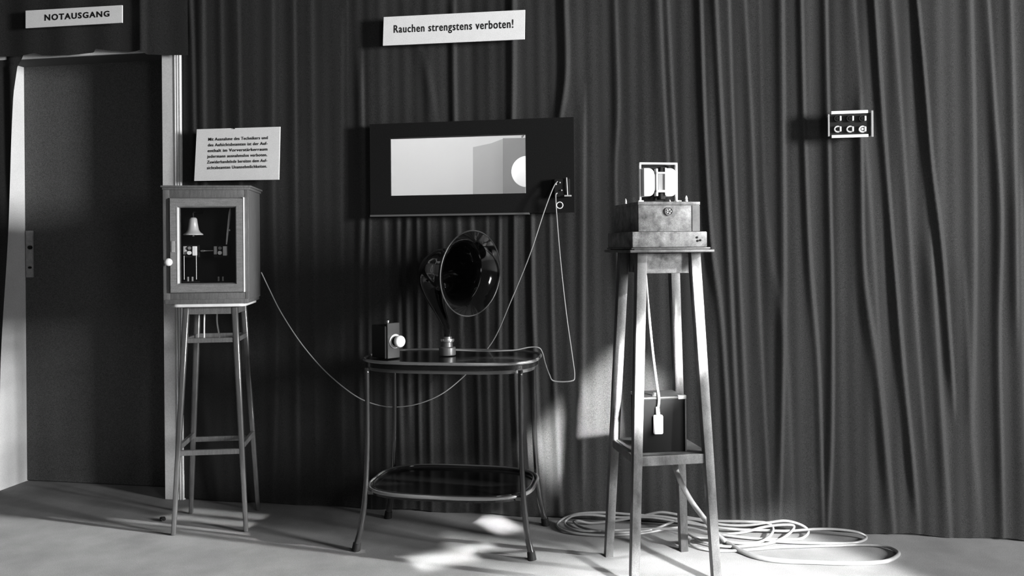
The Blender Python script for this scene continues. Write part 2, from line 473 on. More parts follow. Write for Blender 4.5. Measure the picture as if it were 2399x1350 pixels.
# ------------------------------------------------------------ signs
def text_mesh(lines, size=1.0, spacing=1.0, bold=0.0, aspect=1.0, line=1.3, justify=False):
    """returns (verts2d, faces) normalised to 0..1 box"""
    V = []; Fc = []; widths = []; chunks = []
    for i, t in enumerate(lines):
        cu = bpy.data.curves.new('t', 'FONT'); cu.body = t; cu.size = size; cu.space_character = spacing; cu.offset = bold
        cu.resolution_u = 3
        o = bpy.data.objects.new('t', cu); C.objects.link(o)
        bpy.context.view_layer.update()
        me = bpy.data.meshes.new_from_object(o)
        vs = [(v.co.x, v.co.y - i*line) for v in me.vertices]
        fs = [tuple(p.vertices) for p in me.polygons]
        chunks.append((vs, fs)); widths.append(max(v[0] for v in vs))
        bpy.data.objects.remove(o); bpy.data.curves.remove(cu); bpy.data.meshes.remove(me)
    W = max(widths)
    for (vs, fs), w in zip(chunks, widths):
        k = W/w if justify else 1
        n = len(V); V += [(x*k, y) for x, y in vs]; Fc += [tuple(a + n for a in f) for f in fs]
    x0 = min(v[0] for v in V); x1 = max(v[0] for v in V); y0 = min(v[1] for v in V); y1 = max(v[1] for v in V)
    return [((x - x0)/(x1 - x0), (y - y0)/(y1 - y0)) for x, y in V], Fc
def sign(name, corners, tcorners, lines, label, off, part='lettering', **k):
    """corners px: tl, tr, br, bl ; tcorners the same for the text block"""
    q = [wl(x, y, off) for x, y in corners]
    b = bmesh.new()
    cen = (sum(p[0] for p in q)/4, sum(p[1] for p in q)/4)
    root = empty(name, wp(cen[0], cen[1], off), -AL, label, 'sign')
    prism(b, [(p[0]-cen[0], p[1]-cen[1]) for p in q], 0, .006, axis='y')
    obj('card', b, M['card'], root)
    tq = [wl(x, y, off) for x, y in tcorners]
    vs, fs = text_mesh(lines, **k)
    b = bmesh.new(); bv = []
    for a, c in vs:
        tp = [tq[0][i]*(1-a) + tq[1][i]*a for i in (0, 1)]; bt = [tq[3][i]*(1-a) + tq[2][i]*a for i in (0, 1)]
        p = [bt[i]*(1-c) + tp[i]*c for i in (0, 1)]
        bv.append(b.verts.new((p[0]-cen[0], -.0012, p[1]-cen[1])))
    for f in fs:
        try: b.faces.new([bv[i] for i in f])
        except ValueError: pass
    obj(part, b, M['ink'], root)
    return root
sign('wall_sign', [(899, 40), (1230, 23), (1229, 92), (897, 107)], [(923, 59), (1203, 45), (1203, 72), (923, 83)],
     ['Rauchen strengstens verboten!'], 'white card sign reading Rauchen strengstens verboten above the viewing window', .062, bold=.012, spacing=1.12)
sign('exit_sign', [(60, 25), (286, 12), (286, 53), (60, 66)], [(105, 34), (257, 25), (257, 39), (105, 49)],
     ['NOTAUSGANG'], 'white card sign reading NOTAUSGANG above the doorway', .080, bold=.03, spacing=1.2)
nt_ = sign('notice_card', [(461, 303), (656, 297), (653, 421), (455, 424)], [(488, 323), (628, 319), (626, 393), (485, 397)],
     ['Mit Ausnahme des Technikers und', 'des Aufsichtsbeamten ist der Auf-', 'enthalt im Vorverst\u00e4rkerraum', 'jedermann ausnahmslos verboten.',
      'Zuwiderhandelnde bereiten dem Auf-', 'sichtsbeamten Unannehmlichkeiten.'],
     'white notice card with six lines of print above the glazed cabinet', .065, bold=.02, spacing=1.08, justify=True, line=1.35)
s, z = wl(549, 300, .065); s0, z0 = wl(556, 361, .065)
obj('nail', LT([(0, 0), (.005, 0), (.004, .003), (0, .004)], 12, toY(s - (nt_.location - WO).dot(WE), -.001, z - nt_.location.z)), M['ink'], nt_)

# ------------------------------------------------------------ socket panel on curtain
ps, pz = wl(1993, 291, .08)
k_ = 2000/3.5
pn = empty('socket_panel', wp(ps, pz, .058), -AL, 'small black panel with six round sockets and bright edge strips on the right curtain', 'panel')
def pw(px, py): 
    a = wl(px, py, .08); return a[0] - ps, a[1] - pz
x0, z0 = pw(1943, 319); x1, z1 = pw(2044, 264)
obj('back_plate', B(x0, x1, -.018, .012, z0, z1, bev=.002), M['blackm'], pn)
def strip(xa, ya, xb, yb, w):
    a = pw(xa, ya); c = pw(xb, yb)
    b = bmesh.new(); box(b, min(a[0], c[0]) - (w if xa == xb else 0), max(a[0], c[0]) + (w if xa == xb else 0), -.026, -.014,
                         min(a[1], c[1]) - (w if xa != xb else 0), max(a[1], c[1]) + (w if xa != xb else 0), bev=.001)
    return b
obj('metal_strip', strip(1947, 263, 2033, 263, .0036), M['whiteenamel'], pn)
obj('metal_strip', strip(1948, 319, 2034, 319, .0036), M['whiteenamel'], pn)
obj('metal_strip', strip(1941, 268, 1941, 320, .0030), mat('dull_metal_strip', .35, .5, .2), pn)
obj('metal_strip', strip(2043, 259, 2043, 321, .0036), mat('dull_metal_strip', .35, .5, .2), pn)
for r_, yy in enumerate((278, 303)):
    for c_, xx in enumerate((1962, 1991, 2020)):
        a = pw(xx, yy)
        R = .0135
        sk = obj('socket', LT([(R*.55, .0), (R*.6, .012), (R, .012), (R, 0)], 24, toY(a[0], -.0165, a[1])),
                 M['blackm'] if r_ == 0 else (M['whiteenamel'] if c_ == 2 else M['satin']), pn, auto=.6)
        obj('socket_hole', LT([(0, .0135), (R*(.5 if c_ < 2 or r_ == 0 else .35), .0135), (R*.5, .002)], 20, toY(a[0], -.0165, a[1])),
            M['satin'] if (r_ == 1 and c_ == 2) else M['ink'], sk)
        b = bmesh.new(); box(b, a[0] + R*.45, a[0] + R*1.0, -.032, -.018, a[1] - R*.75, a[1] + R*.75, bev=.002)
        if True: obj('contact_blade', b, M['whiteenamel'] if r_ == 1 else M['satin'], sk)

# ------------------------------------------------------------ glazed cabinet on its tall stand
a0 = fl(407, 1250); a1 = fl(577, 1250)
rz = math.radians(7)
ax = Vector((math.cos(rz), math.sin(rz), 0)); ay = Vector((-math.sin(rz), math.cos(rz), 0))
mid = (a0 + a1)/2
SC = mid + ay*.145                                   # centre of stand on floor
st = empty('tall_stand', (SC.x, SC.y, 0), rz, 'tall slender wooden four-legged stand carrying the glazed cabinet beside the doorway', 'stand')
HS = .955
slab = [(-.152, -.135), (.152, -.135), (.152, .135), (-.152, .135)]
def rounded(w, d, r, n=6):
    out = []
    for cx, cy, a0_ in ((w-r, d-r, 0), (-w+r, d-r, 90), (-w+r, -d+r, 180), (w-r, -d+r, 270)):
        for k in range(n+1):
            a = math.radians(a0_ + 90*k/n); out.append((cx + r*math.cos(a), cy + r*math.sin(a)))
    return out
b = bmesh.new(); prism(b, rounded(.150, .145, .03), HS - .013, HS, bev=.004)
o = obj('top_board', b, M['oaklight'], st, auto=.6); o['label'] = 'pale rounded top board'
b = bmesh.new()
for x0, x1, y0, y1 in ((-.1, .1, -.108, -.094), (-.1, .1, .094, .108), (-.108, -.094, -.1, .1), (.094, .108, -.1, .1)):
    box(b, x0, x1, y0, y1, HS - .045, HS - .013)
obj('apron', b, M['oak'], st)
for sx in (-1, 1):
    for sy in (-1, 1):
        b = bmesh.new(); bar(b, (sx*.146, sy*.145, 0), (sx*.098, sy*.098, HS - .013), .019, .019, .026, .026, bev=.0055)
        obj('leg', b, M['oakleg'], st, smooth=True)
def lx(z): return .146 + (.098 - .146)*z/(HS - .013)
for z, h in ((.80, .020), (.335, .022)):
    e = lx(z)
    for sy in (-1, 1):
        obj('stretcher', B(-e, e, sy*e - .008, sy*e + .008, z - h/2, z + h/2, bev=.002), M['oak'], st)
    for sx in (-1, 1):
        obj('stretcher', B(sx*e - .008, sx*e + .008, -e, e, z - h/2 + .02*(z < .5), z + h/2 + .02*(z < .5), bev=.002), M['oak'], st)
for x in (-.035, .018):
    o = obj('hanging_wire', T([(x, -.05, HS - .014), (x - .003, -.05, HS - .08), (x - .004 if x < 0 else x + .008, -.05, .80)], .0035), M['cordw'], st, smooth=True)

cb = empty('glazed_cabinet', (SC.x, SC.y, HS), rz, 'square oak cabinet with a glazed door and white knob standing on the tall slender stand', 'cabinet')
CWL, CWR = -.186, .160
# horizontal position of cabinet front relative to stand centre
fy = -.140; by = .125
H0, H1 = .016, .485
def cpx(px): return (px - 492)*.001775
L_, R_ = cpx(391), cpx(586)
b = bmesh.new()
box(b, L_, L_ + .014, fy, by, H0, H1, bev=.003); box(b, R_ - .014, R_, fy, by, H0, H1, bev=.006)
box(b, L_, R_, by - .012, by, H0, H1); box(b, L_ + .001, R_ - .001, fy + .001, by, H0, H0 + .014); box(b, L_ + .001, R_ - .001, fy + .001, by, H1 - .014, H1)
obj('carcass', b, M['oak'], cb, auto=.5)
zf = lambda py: (711 - py)*.001775
gx0, gx1, gz0, gz1 = cpx(428), cpx(555), zf(662), zf(485)
dx0, dx1, dz0, dz1_ = cpx(407), cpx(576), zf(685), zf(462)
b = bmesh.new()
box(b, L_, dx0, fy - .003, fy + .01, H0, H1, bev=.002); box(b, dx1, R_, fy - .003, fy + .01, H0, H1, bev=.002)
box(b, dx0, dx1, fy - .003, fy + .01, H0, dz0, bev=.002); box(b, dx0, dx1, fy - .003, fy + .01, dz1_, H1, bev=.002)
obj('face_frame', b, M['oak'], cb, auto=.5)
b = bmesh.new()
box(b, L_ - .006, R_ + .012, fy - .014, by + .004, H1, H1 + .008, bev=.002)
box(b, L_ - .001, R_ + .006, fy - .008, by + .002, H1 - .01, H1 + .001, bev=.002)
obj('cornice', b, M['oak'], cb, auto=.5)
b = bmesh.new()
box(b, L_ + .006, R_ - .004, fy - .006, by, 0, H0 + .004, bev=.004)
obj('plinth', b, M['oak'], cb, auto=.5)
dr = empty('door', (0, 0, 0)); dr.parent = cb
# mitred, sloping door frame as a single mesh
b = bmesh.new()
O = [(dx0, dz0), (dx1, dz0), (dx1, dz1_), (dx0, dz1_)]; I = [(gx0, gz0), (gx1, gz0), (gx1, gz1), (gx0, gz1)]
yo, ym, yi = fy - .006, fy - .016, fy - .004
vo = [b.verts.new((x, yo, z)) for x, z in O]
g2 = .004
Omid = [(dx0 + g2, dz0 + g2), (dx1 - g2, dz0 + g2), (dx1 - g2, dz1_ - g2), (dx0 + g2, dz1_ - g2)]
vm = [b.verts.new((x, ym, z)) for x, z in Omid]
Im = [(gx0 - .006, gz0 - .005), (gx1 + .006, gz0 - .005), (gx1 + .006, gz1 + .005), (gx0 - .006, gz1 + .005)]
vn = [b.verts.new((x, ym, z)) for x, z in Im]
vi = [b.verts.new((x, yi, z)) for x, z in I]
vb = [b.verts.new((x, fy + .008, z)) for x, z in I]
for A_, D_ in ((vo, vm), (vm, vn), (vn, vi), (vi, vb)):
    for k in range(4): b.faces.new((A_[k], A_[(k+1) % 4], D_[(k+1) % 4], D_[k]))
me_ = obj('door_frame', b, M['oakdoor'], cb)
bpy.data.objects.remove(dr)
me_.name = 'door'
obj('glass', B(gx0 - .002, gx1 + .002, fy + .001, fy + .003, gz0 - .002, gz1 + .002), M['glass'], me_)
o = obj('glass_edge_highlight', B(gx0 - .0065, gx0 + .0005, fy - .018, fy - .003, gz0, gz1, bev=.001), M['oaklight'], me_); o['label'] = 'pale painted highlight at the glass edge'  # highlight on the inner frame edge, put in as a pale strip
o = obj('hinge_side_highlight', B(dx1 - .0035, dx1 + .001, fy - .018, fy - .003, dz0 + .002, dz1_ + .002, bev=.001), M['oaklight'], me_); o['label'] = 'pale painted highlight along the hinge side'  # pale strip painting in the bright line down the right door edge
o = obj('knob', LT([(0, .026), (.008, .025), (.0155, .018), (.0165, .012), (.013, .006), (.007, .003), (.007, -.004), (0, -.004)], 32,
    toY(cpx(407) , fy - .016, zf(612))), M['porcelain'], me_, smooth=True); o['label'] = 'white porcelain knob'
obj('escutcheon', B(cpx(412), cpx(419), fy - .019, fy - .015, zf(589), zf(563), bev=.001), M['steel'], me_)
# interior back board
obj('back_lining', B(L_ + .014, R_ - .014, by - .016, by - .012, H0 + .014, H1 - .014), M['dark'], cb)
obj('side_lining', B(L_ + .014, L_ + .016, fy + .012, by - .016, H0 + .014, H1 - .014), M['dark'], cb)
obj('side_lining', B(R_ - .016, R_ - .014, fy + .012, by - .016, H0 + .014, H1 - .014), M['dark'], cb)
# things inside: world transform helper
def inside(name, px, pyb, label, cat, ydep=-.05, group=None):
    """px,py as seen, at local depth ydep"""
    kx = 1 + (ydep - fy)/3.55
    lx_ = cpx(px)*kx - .02*(ydep - fy)/.1*1.0
    z_ = zf(pyb)
    z_ = (H - ((pyb - CY + ROLL*(px - CX))*(3.55 + ydep - fy)/F)) - HS
    p = Vector((SC.x, SC.y, HS)) + ax*lx_ + ay*ydep + Vector((0, 0, z_))
    return empty(name, p, rz, label, cat, group)
bl = inside('bell', 458, 551, 'small bright flared metal bell inside the glazed cabinet', 'bell')
obj('bell_body', LT([(.041, 0), (.040, .005), (.030, .011), (.023, .022), (.019, .045), (.016, .068), (.012, .074), (0, .076), (0, .072), (.014, .065), (.021, .022), (.036, .004), (.041, 0)], 40), M['brightbell'], bl, smooth=True)
obj('mount', T([(0, 0, .075), (0, .0, .095), (0, .05, .10), (0, .155, .10)], .004), M['blackm'], bl)
obj('clapper', LT([(0, -.008), (.006, -.004), (.006, .003), (0, .007)], 16), M['brass'], bl, smooth=True)
for i, px in enumerate((452, 521)):
    sw = inside('knife_switch', px, 655, ('left' if i == 0 else 'right') + ' of two small metal relay switches on thin stems inside the glazed cabinet', 'switch', ydep=-.05, group='relay switches in the cabinet')
    zt = (655 - 600)*.00185
    obj('base', B(-.034, .034, .01, .03, zt - .008, zt + .045, bev=.002), M['blackm'], sw)
    bm_ = 'whiteenamel' if i == 0 else 'satin'
    obj('contact_post', B(.008, .024, -.008, .012, zt + .0, zt + .04, bev=.002), M['whiteenamel' if 1 else bm_], sw)
    obj('contact_post', B(-.030, -.018, -.006, .012, zt + .005, zt + .040, bev=.002), M['satin'], sw)
    obj('coil', LT([(0, 0), (.008, 0), (.008, .014), (0, .014)], 20, toY(-.004, -.002, zt + .012)), M['whiteenamel'], sw, auto=.6)
    obj('coil', LT([(0, 0), (.007, 0), (.007, .012), (0, .012)], 20, toY(-.003, -.002, zt + .032)), M['metal'], sw, auto=.6)
    if i == 0:
        for x in (-.028, .022): obj('stem', T([(x, 0, .0), (x, 0, zt)], .0018, sm=False), M['satin'], sw)
    for x in (-.012, .006): obj('terminal', B(x - .003, x + .003, -.004, .004, -.008, .012, bev=.001), M['steel'], sw)
    obj('foot', B(-.034, .034, -.01, .03, -.012, -.007, bev=.001), M['blackm'], sw)
lv = inside('switch_lever', 533, 573, 'slanting bright metal lever rising above the right relay switch inside the glazed cabinet', 'lever', ydep=-.055)
obj('blade', T([(0, 0, 0), (.006, 0, .055), (.014, 0, .125), (.017, 0, .155)], [.003, .0045, .0055, .002]), M['whiteenamel'], lv, smooth=True)
obj('pivot', LT([(0, 0), (.005, 0), (.005, .008), (0, .01)], 16, toY(.014, 0, .062)), M['metal'], lv)
rd = inside('linking_rod', 486, 588, 'thin metal rod joining the two relay switches inside the glazed cabinet', 'rod', ydep=-.05)
obj('rod', T([(-.022, 0, 0), (.030, 0, .001)], .0018, sm=False), M['satin'], rd)
obj('sleeve', T([(-.018, 0, 0), (-.006, 0, 0)], .0045, sm=False), M['metal'], rd)

# ------------------------------------------------------------ side table
rt = math.radians(-9.5)
TC = Vector((-.243, 3.478, 0))
tb = empty('side_table', TC, rt, 'dark side table with slender flared metal legs and a lower tray under the viewing window', 'table')
def sup(w, d, p=3.2, n=72):
    out = []
    for k in range(n):
        a = 2*math.pi*k/n; c, s_ = math.cos(a), math.sin(a)
        out.append((w*math.copysign(abs(c)**(2/p), c), d*math.copysign(abs(s_)**(2/p), s_)))
    return out
TW, TD, TH = .352, .225, .742
b = bmesh.new(); prism(b, sup(TW - .004, TD - .004), TH - .030, TH - .004)
obj('tabletop', b, M['tablewood'], tb, auto=.6)
def rimtube(w, d, z, r, p=3.2, sx=1.0):
    b = bmesh.new(); P = [Vector((x, y, z)) for x, y in sup(w, d, p)]
    n = len(P); seg = 10; rings = []
    for i in range(n):
        t = (P[(i+1) % n] - P[i-1]).normalized(); nn = Vector((t.y, -t.x, 0))
        rings.append([b.verts.new(P[i] + nn*math.cos(2*math.pi*k/seg)*r*sx + Vector((0, 0, 1))*math.sin(2*math.pi*k/seg)*r) for k in range(seg)])
    for i in range(n):
        for k in range(seg): b.faces.new((rings[i][k], rings[i][(k+1) % seg], rings[(i+1) % n][(k+1) % seg], rings[(i+1) % n][k]))
    return b
o = obj('top_rim', rimtube(TW, TD, TH - .005, .0065), M['rim'], tb, smooth=True); o['label'] = 'bright rounded top rim'
b = bmesh.new(); prism(b, sup(TW - .012, TD - .012), TH - .045, TH - .028)
obj('apron', b, mat('dark_bronzed_apron', .09, .35, .3), tb, auto=.6)
SZ = .228
b = bmesh.new(); prism(b, sup(TW - .02, TD + .010), SZ - .014, SZ - .004)
obj('lower_tray', b, M['tablewood'], tb, auto=.6)
o = obj('tray_rim', rimtube(TW - .018, TD + .012, SZ + .002, .0075), M['rim'], tb, smooth=True); o['label'] = 'bright rolled rim of the lower tray'
o = obj('tray_rim', rimtube(TW - .034, TD - .004, SZ + .006, .0035), M['tablemetal'], tb, smooth=True)
for sx in (-1, 1):
    for sy in (-1, 1):
        xt, yt = sx*.305, sy*.178
        pts = [(xt, yt, TH - .03), (xt, yt, .55), (xt*1.005, yt, .40), (xt*1.02, yt*1.02, .27), (xt*1.045, yt*1.05, .17), (xt*1.085, yt*1.09, .08), (xt*1.14, yt*1.14, .012)]
        lg = obj('leg', T(pts, [.0095, .0095, .0100, .0105, .0115, .0125, .013], seg=14), M['tablemetal'], tb, smooth=True)
        obj('foot_cap', T([(xt*1.125, yt*1.125, .03), (xt*1.14, yt*1.14, .0)], [.0155, .0175], sm=False, seg=16), M['blackm'], lg)
        obj('tray_clip', B(sx*(.295) - .014, sx*.295 + .014, yt - .008, yt + .008, SZ - .012, SZ + .004, bev=.003), M['tablemetal'], lg)

# ------------------------------------------------------------ horn loudspeaker
hb = at(1048, 827, 3.50); hb.z = TH
hn = empty('horn_loudspeaker', hb, 0, 'black glossy swan-neck horn loudspeaker standing on the side table', 'loudspeaker')
def hp(px, py, d): return at(px, py, d) - hb
n0 = Vector((.745, -.655, -.075)).normalized()
MC = hp(1104, 641, 3.46)
P = []; R4 = []
prof = [(0, .174), (.005, .164), (.013, .149), (.027, .131), (.048, .116), (.078, .105), (.12, .096)]
def ip(t):
    for (a, c), (d, e) in zip(prof, prof[1:]):
        if t <= d: return c + (e - c)*(t - a)/(d - a)
for k in range(15):
    t = .12*k/14; P.append(MC - n0*t); R4.append(ip(t))
A_ = MC - n0*.12; B_ = hp(1035, 738, 3.545)
h1 = A_ - n0*.155; h2 = B_ + Vector((-.035, .030, .075))
for k in range(1, 41):
    t = k/40; P.append(A_*(1-t)**3 + h1*3*t*(1-t)**2 + h2*3*t*t*(1-t) + B_*t**3)
    R4.append(.0225 + (.096 - .0225)*max(0, 1 - t**1.5)**1.5)
end = catmull([B_, hp(1043, 756, 3.525), hp(1048, 775, 3.51), hp(1049, 796, 3.50)], 8)
for k, p in enumerate(end[1:]):
    P.append(p); R4.append(.0225 + (.0165 - .0225)*min(1, (k+1)/10))
b = bmesh.new()
seg = 64; rings = []; up = Vector((0, 0, 1)); prev = None; nP = len(P)
for i, p in enumerate(P):
    t = (P[min(i+1, nP-1)] - P[max(i-1, 0)]).normalized()
    t = t if i > 0 else -n0
    if prev is None: prev = (up - t*up.dot(t)).normalized()
    else: prev = (prev - t*prev.dot(t)).normalized()
    b2 = t.cross(prev)
    rings.append([b.verts.new(p + (prev*math.cos(k*2*math.pi/seg) + b2*math.sin(k*2*math.pi/seg))*R4[i]) for k in range(seg)])
for i in range(nP-1):
    for k in range(seg): b.faces.new((rings[i][k], rings[i][(k+1) % seg], rings[i+1][(k+1) % seg], rings[i+1][k]))
rimP = [v.co.copy() for v in rings[0]]
hornbody = obj('horn', b, M['black'], hn, smooth=True)
b = bmesh.new(); rg = []
cen = sum(rimP, Vector())/len(rimP)
for i, p in enumerate(rimP):
    o1 = (p - cen).normalized()
    rg.append([b.verts.new(p + (o1*math.cos(a*math.pi/4) + n0*math.sin(a*math.pi/4))*.0028) for a in range(8)])
for i in range(seg):
    for k in range(8): b.faces.new((rg[i][k], rg[i][(k+1) % 8], rg[(i+1) % seg][(k+1) % 8], rg[(i+1) % seg][k]))
o = obj('rim', b, mat('horn_rim_highlight', .20, .3, .5), hornbody, smooth=True)  # lighter rim colour paints the highlight round the horn mouth
b = LT([(0, 0), (.034, 0), (.035, .004), (.034, .030), (.031, .033), (.022, .034), (.021, .052), (.026, .053), (.027, .058), (.026, .064), (.019, .065), (.018, .075), (0, .075)], 40)
obj('base', b, mat('dull_grey_metal_base', .20, .4, .5), hn, auto=.6)
o = obj('collar', LT([(.0, .056), (.0285, .056), (.029, .061), (.0285, .066), (0, .066)], 32), M['metal'], hn, auto=.6); o['label'] = 'bright collar below the neck'

# ------------------------------------------------------------ instrument box with white knob on the table
ib = at(914, 832, 3.42); ib.z = TH
inst = empty('instrument_box', ib, math.radians(42), 'small black instrument box with a white round knob on the left of the side table', 'instrument')
IH = .142
b = B(-.038, .026, -.02, .075, 0, IH - .012, bev=.003)
obj('case', b, M['blackm'], inst)
obj('front_panel', B(-.030, .030, -.026, -.019, 0, IH, bev=.002), mat('edge_worn_panel', .02, .3, .2), inst)
kn = obj('knob', LT([(0, .030), (.020, .030), (.0235, .026), (.0245, .018), (.022, .012), (.012, .011), (.012, -.001), (0, -.001)], 36, toY(.012, -.030, .068)), M['porcelain'], inst, auto=.7); kn['label'] = 'white round knob'
obj('dial_ring', LT([(.018, .004), (.028, .004), (.029, 0), (.029, -.001)], 36, toY(.006, -.026, .068)), M['satin'], inst, auto=.7)
obj('terminal', LT([(0, .0), (.004, 0), (.004, .012), (.006, .013), (.006, .02), (0, .022)], 16, Matrix.Translation((-.010, .0, IH - .012))), M['metal'], inst)
obj('terminal', LT([(0, .0), (.004, 0), (.004, .012), (.006, .013), (.006, .02), (0, .022)], 16, Matrix.Translation((.012, .03, IH - .012))), M['blackm'], inst)

# ------------------------------------------------------------ wall socket by the window with plugs, cords
ss, sz = wl(1318, 440, .09)
so = empty('wall_socket', wp(ss, sz, .062), -AL, 'small black wall socket with cords at the lower right of the viewing window frame', 'socket')
def sw_(px, py): a = wl(px, py, .09); return a[0]-ss, a[1]-sz
x0, z0 = sw_(1298, 462); x1, z1 = sw_(1334, 418)
obj('socket_body', B(x0, x1, -.028, .0, z0, z1, bev=.003), M['blackm'], so)
xx, zz = sw_(1330, 459); _, zz2 = sw_(1330, 416)
obj('lever', T([(xx, -.032, zz), (xx - .002, -.034, (zz+zz2)/2), (xx - .004, -.032, zz2)], .0022), M['satin'], so, smooth=True)
obj('lever_foot', B(xx - .014, xx + .016, -.036, -.028, zz - .003, zz + .003, bev=.001), M['satin'], so)
for px, py in ((1303, 432), (1312, 428), (1316, 446)):
    a = sw_(px, py); obj('contact_pin', LT([(0, .006), (.003, .005), (.003, 0), (0, 0)], 12, toY(a[0], -.028, a[1])), M['satin'], so)
rs, rz_ = wl(1311, 481, .1)
rg_ = empty('cord_ring', wp(rs, rz_, .1), -AL, 'small white ring hanging just below the wall socket', 'ring')
b = bmesh.new(); ringc = [(.0135*math.cos(a*math.pi/12), 0, .0135*math.sin(a*math.pi/12)) for a in range(25)]
obj('ring', tube(b, ringc, .0024, sm=False, caps=False, seg=8), M['porcelain'], rg_, smooth=True)

def cord(name, pts, r, m, label, cat='cord', n=8, seg=8):
    o = obj(name, T(pts, r, n=n, seg=seg), m, smooth=True); tag(o, label, cat); return o
def W(px, py, off): a = wl(px, py, off); return wp(a[0], a[1], off)
cord('cord', [W(1305, 452, .09), W(1302, 470, .10), W(1312, 600, .10), W(1326, 730, .10), W(1340, 830, .10), W(1346, 880, .11), W(1338, 893, .12),
              at(1298, 893, 3.60), at(1287, 878, 3.58), at(1277, 850, 3.56), at(1271, 827, 3.54), at(1262, 815, 3.53), at(1240, 814, 3.535), at(1210, 820, 3.535), at(1180, 822, 3.535), at(1130, 823, 3.52), at(1062, 820, 3.50)],
     .0026, M['cord'], 'thin pale cord from the horn loudspeaker over the table edge to the wall socket')
cb_pt = Vector((SC.x, SC.y, HS)) + ax*(R_ + .002) + ay*.1 + Vector((0, 0, .14))
cord('cord', [at(612, 638, 3.80), at(632, 680, 3.80), at(660, 735, 3.78), at(708, 808, 3.77), at(765, 873, 3.755), at(830, 926, 3.745), at(880, 948, 3.74), at(930, 954, 3.735), at(985, 945, 3.73), at(1040, 920, 3.72),
              at(1095, 874, 3.715), at(1125, 838, 3.71), at(1160, 790, 3.70), at(1195, 710, 3.68), at(1240, 600, 3.65), at(1275, 495, 3.62), W(1296, 440, .10), W(1306, 425, .095)],
     .0024, M['cord'], 'long thin pale cord sagging from the glazed cabinet and rising to the wall socket')

# ------------------------------------------------------------ microphone stand on the right
rr = math.radians(9.4)
bx_ = Vector((math.cos(rr), math.sin(rr), 0)); by_ = Vector((-math.sin(rr), math.cos(rr), 0))
fA = fl(1489, 1375); fB = fl(1688, 1370)
SM = (fA + fB)/2 + by_*.16 - bx_*.009
ms = empty('wooden_stand', (SM.x, SM.y, 0), rr, 'tall weathered wooden stand with splayed square legs carrying the microphone boxes', 'stand')
LH = 1.158
hw, hd = .150, .160
tw, td = .098, .105
def lp_(z): k = z/LH; return hw + (tw - hw)*k, hd + (td - hd)*k
for sx in (-1, 1):
    for sy in (-1, 1):
        b = bmesh.new(); bar(b, (sx*hw, sy*hd, 0), (sx*tw, sy*td, LH), .030, .030, .036, .036, bev=.002)
        obj('leg', b, M['walnut'], ms, auto=.5)
b = bmesh.new(); box(b, -.156, .151, -.165, .165, LH, LH + .010, bev=.003); box(b, -.148, .140, -.155, .155, LH + .012, LH + .018, bev=.002); box(b, -.136, .136, -.15, .15, LH + .009, LH + .013)
obj('top_board', b, M['walnut'], ms, auto=.5)
LSZ = .435
e, g_ = lp_(LSZ)
obj('stretcher', B(-e, e, -g_ - .010, -g_ + .010, LSZ - .018, LSZ + .016, bev=.002), M['walnut'], ms)
obj('stretcher', B(-e, e, g_ - .010, g_ + .010, LSZ - .018, LSZ + .016, bev=.002), M['walnut'], ms)
for sx in (-1, 1): obj('stretcher', B(sx*e - .010, sx*e + .010, -g_, g_, LSZ - .014, LSZ + .014, bev=.002), M['walnut'], ms)
obj('lower_shelf', B(-e + .004, e - .004, -g_ + .004, g_ - .004, LSZ + .004, LSZ + .016), M['walnut'], ms)
obj('apron_box', B(-.078, .082, -.100, .105, LH - .074, LH - .002, bev=.002), M['walnutbox'], ms)
bp = empty('battery_box', Vector((SM.x, SM.y, LSZ + .016)) - by_*0, rr, 'dark battery box resting on the lower rails of the wooden stand', 'box')
obj('case', B(-.096, .064, -.100, .035, 0, .192, bev=.004), M['batt'], bp, auto=.5)
obj('lid', B(-.098, .066, -.102, .037, .186, .196, bev=.003), mat('worn_dark_lid', .022, .4), bp, auto=.5)
obj('edge_strip', B(.061, .066, -.104, -.099, .0, .186, bev=.001), mat('pale_case_edge', .25, .4), bp)  # paler strip down the right front corner of the case
obj('corner_plate', B(.036, .066, -.104, -.090, .186, .199, bev=.001), M['steel'], bp)
obj('terminal', LT([(0, 0), (.006, 0), (.006, .012), (0, .014)], 16, Matrix.Translation((-.045, -.08, .196))), M['steel'], bp)

def hang(px, py, ydep):
    """point on plane at local depth ydep of the stand"""
    u, v = uv(px, py); d = Vector((u/F, 1, -v/F)); o = Vector((0, 0, H))
    t = ydep - (o - Vector((SM.x, SM.y, 0))).dot(by_)
    return o + d*(t/d.dot(by_))
tagp = hang(1542, 995, -.116)
tg = empty('hanging_connector', tagp, rr, 'white rectangular connector block hanging in front of the dark battery box', 'connector')
obj('block', B(-.017, .017, -.008, .008, -.034, .034, bev=.006, seg=3), M['whiteenamel'], tg, auto=.6)
obj('neck', T([(0, 0, .03), (-.002, 0, .062)], [.008, .006], sm=False, seg=12), M['satin'], tg, smooth=True)
cord('cord', [hang(1513, 645, -.09), hang(1515, 670, -.09), hang(1520, 730, -.095), hang(1530, 830, -.108), hang(1539, 900, -.114), hang(1544, 935, -.116), hang(1541, 962, -.116)], .0042, M['cord'],
     'pale cord running from under the microphone boxes down to the white connector block')

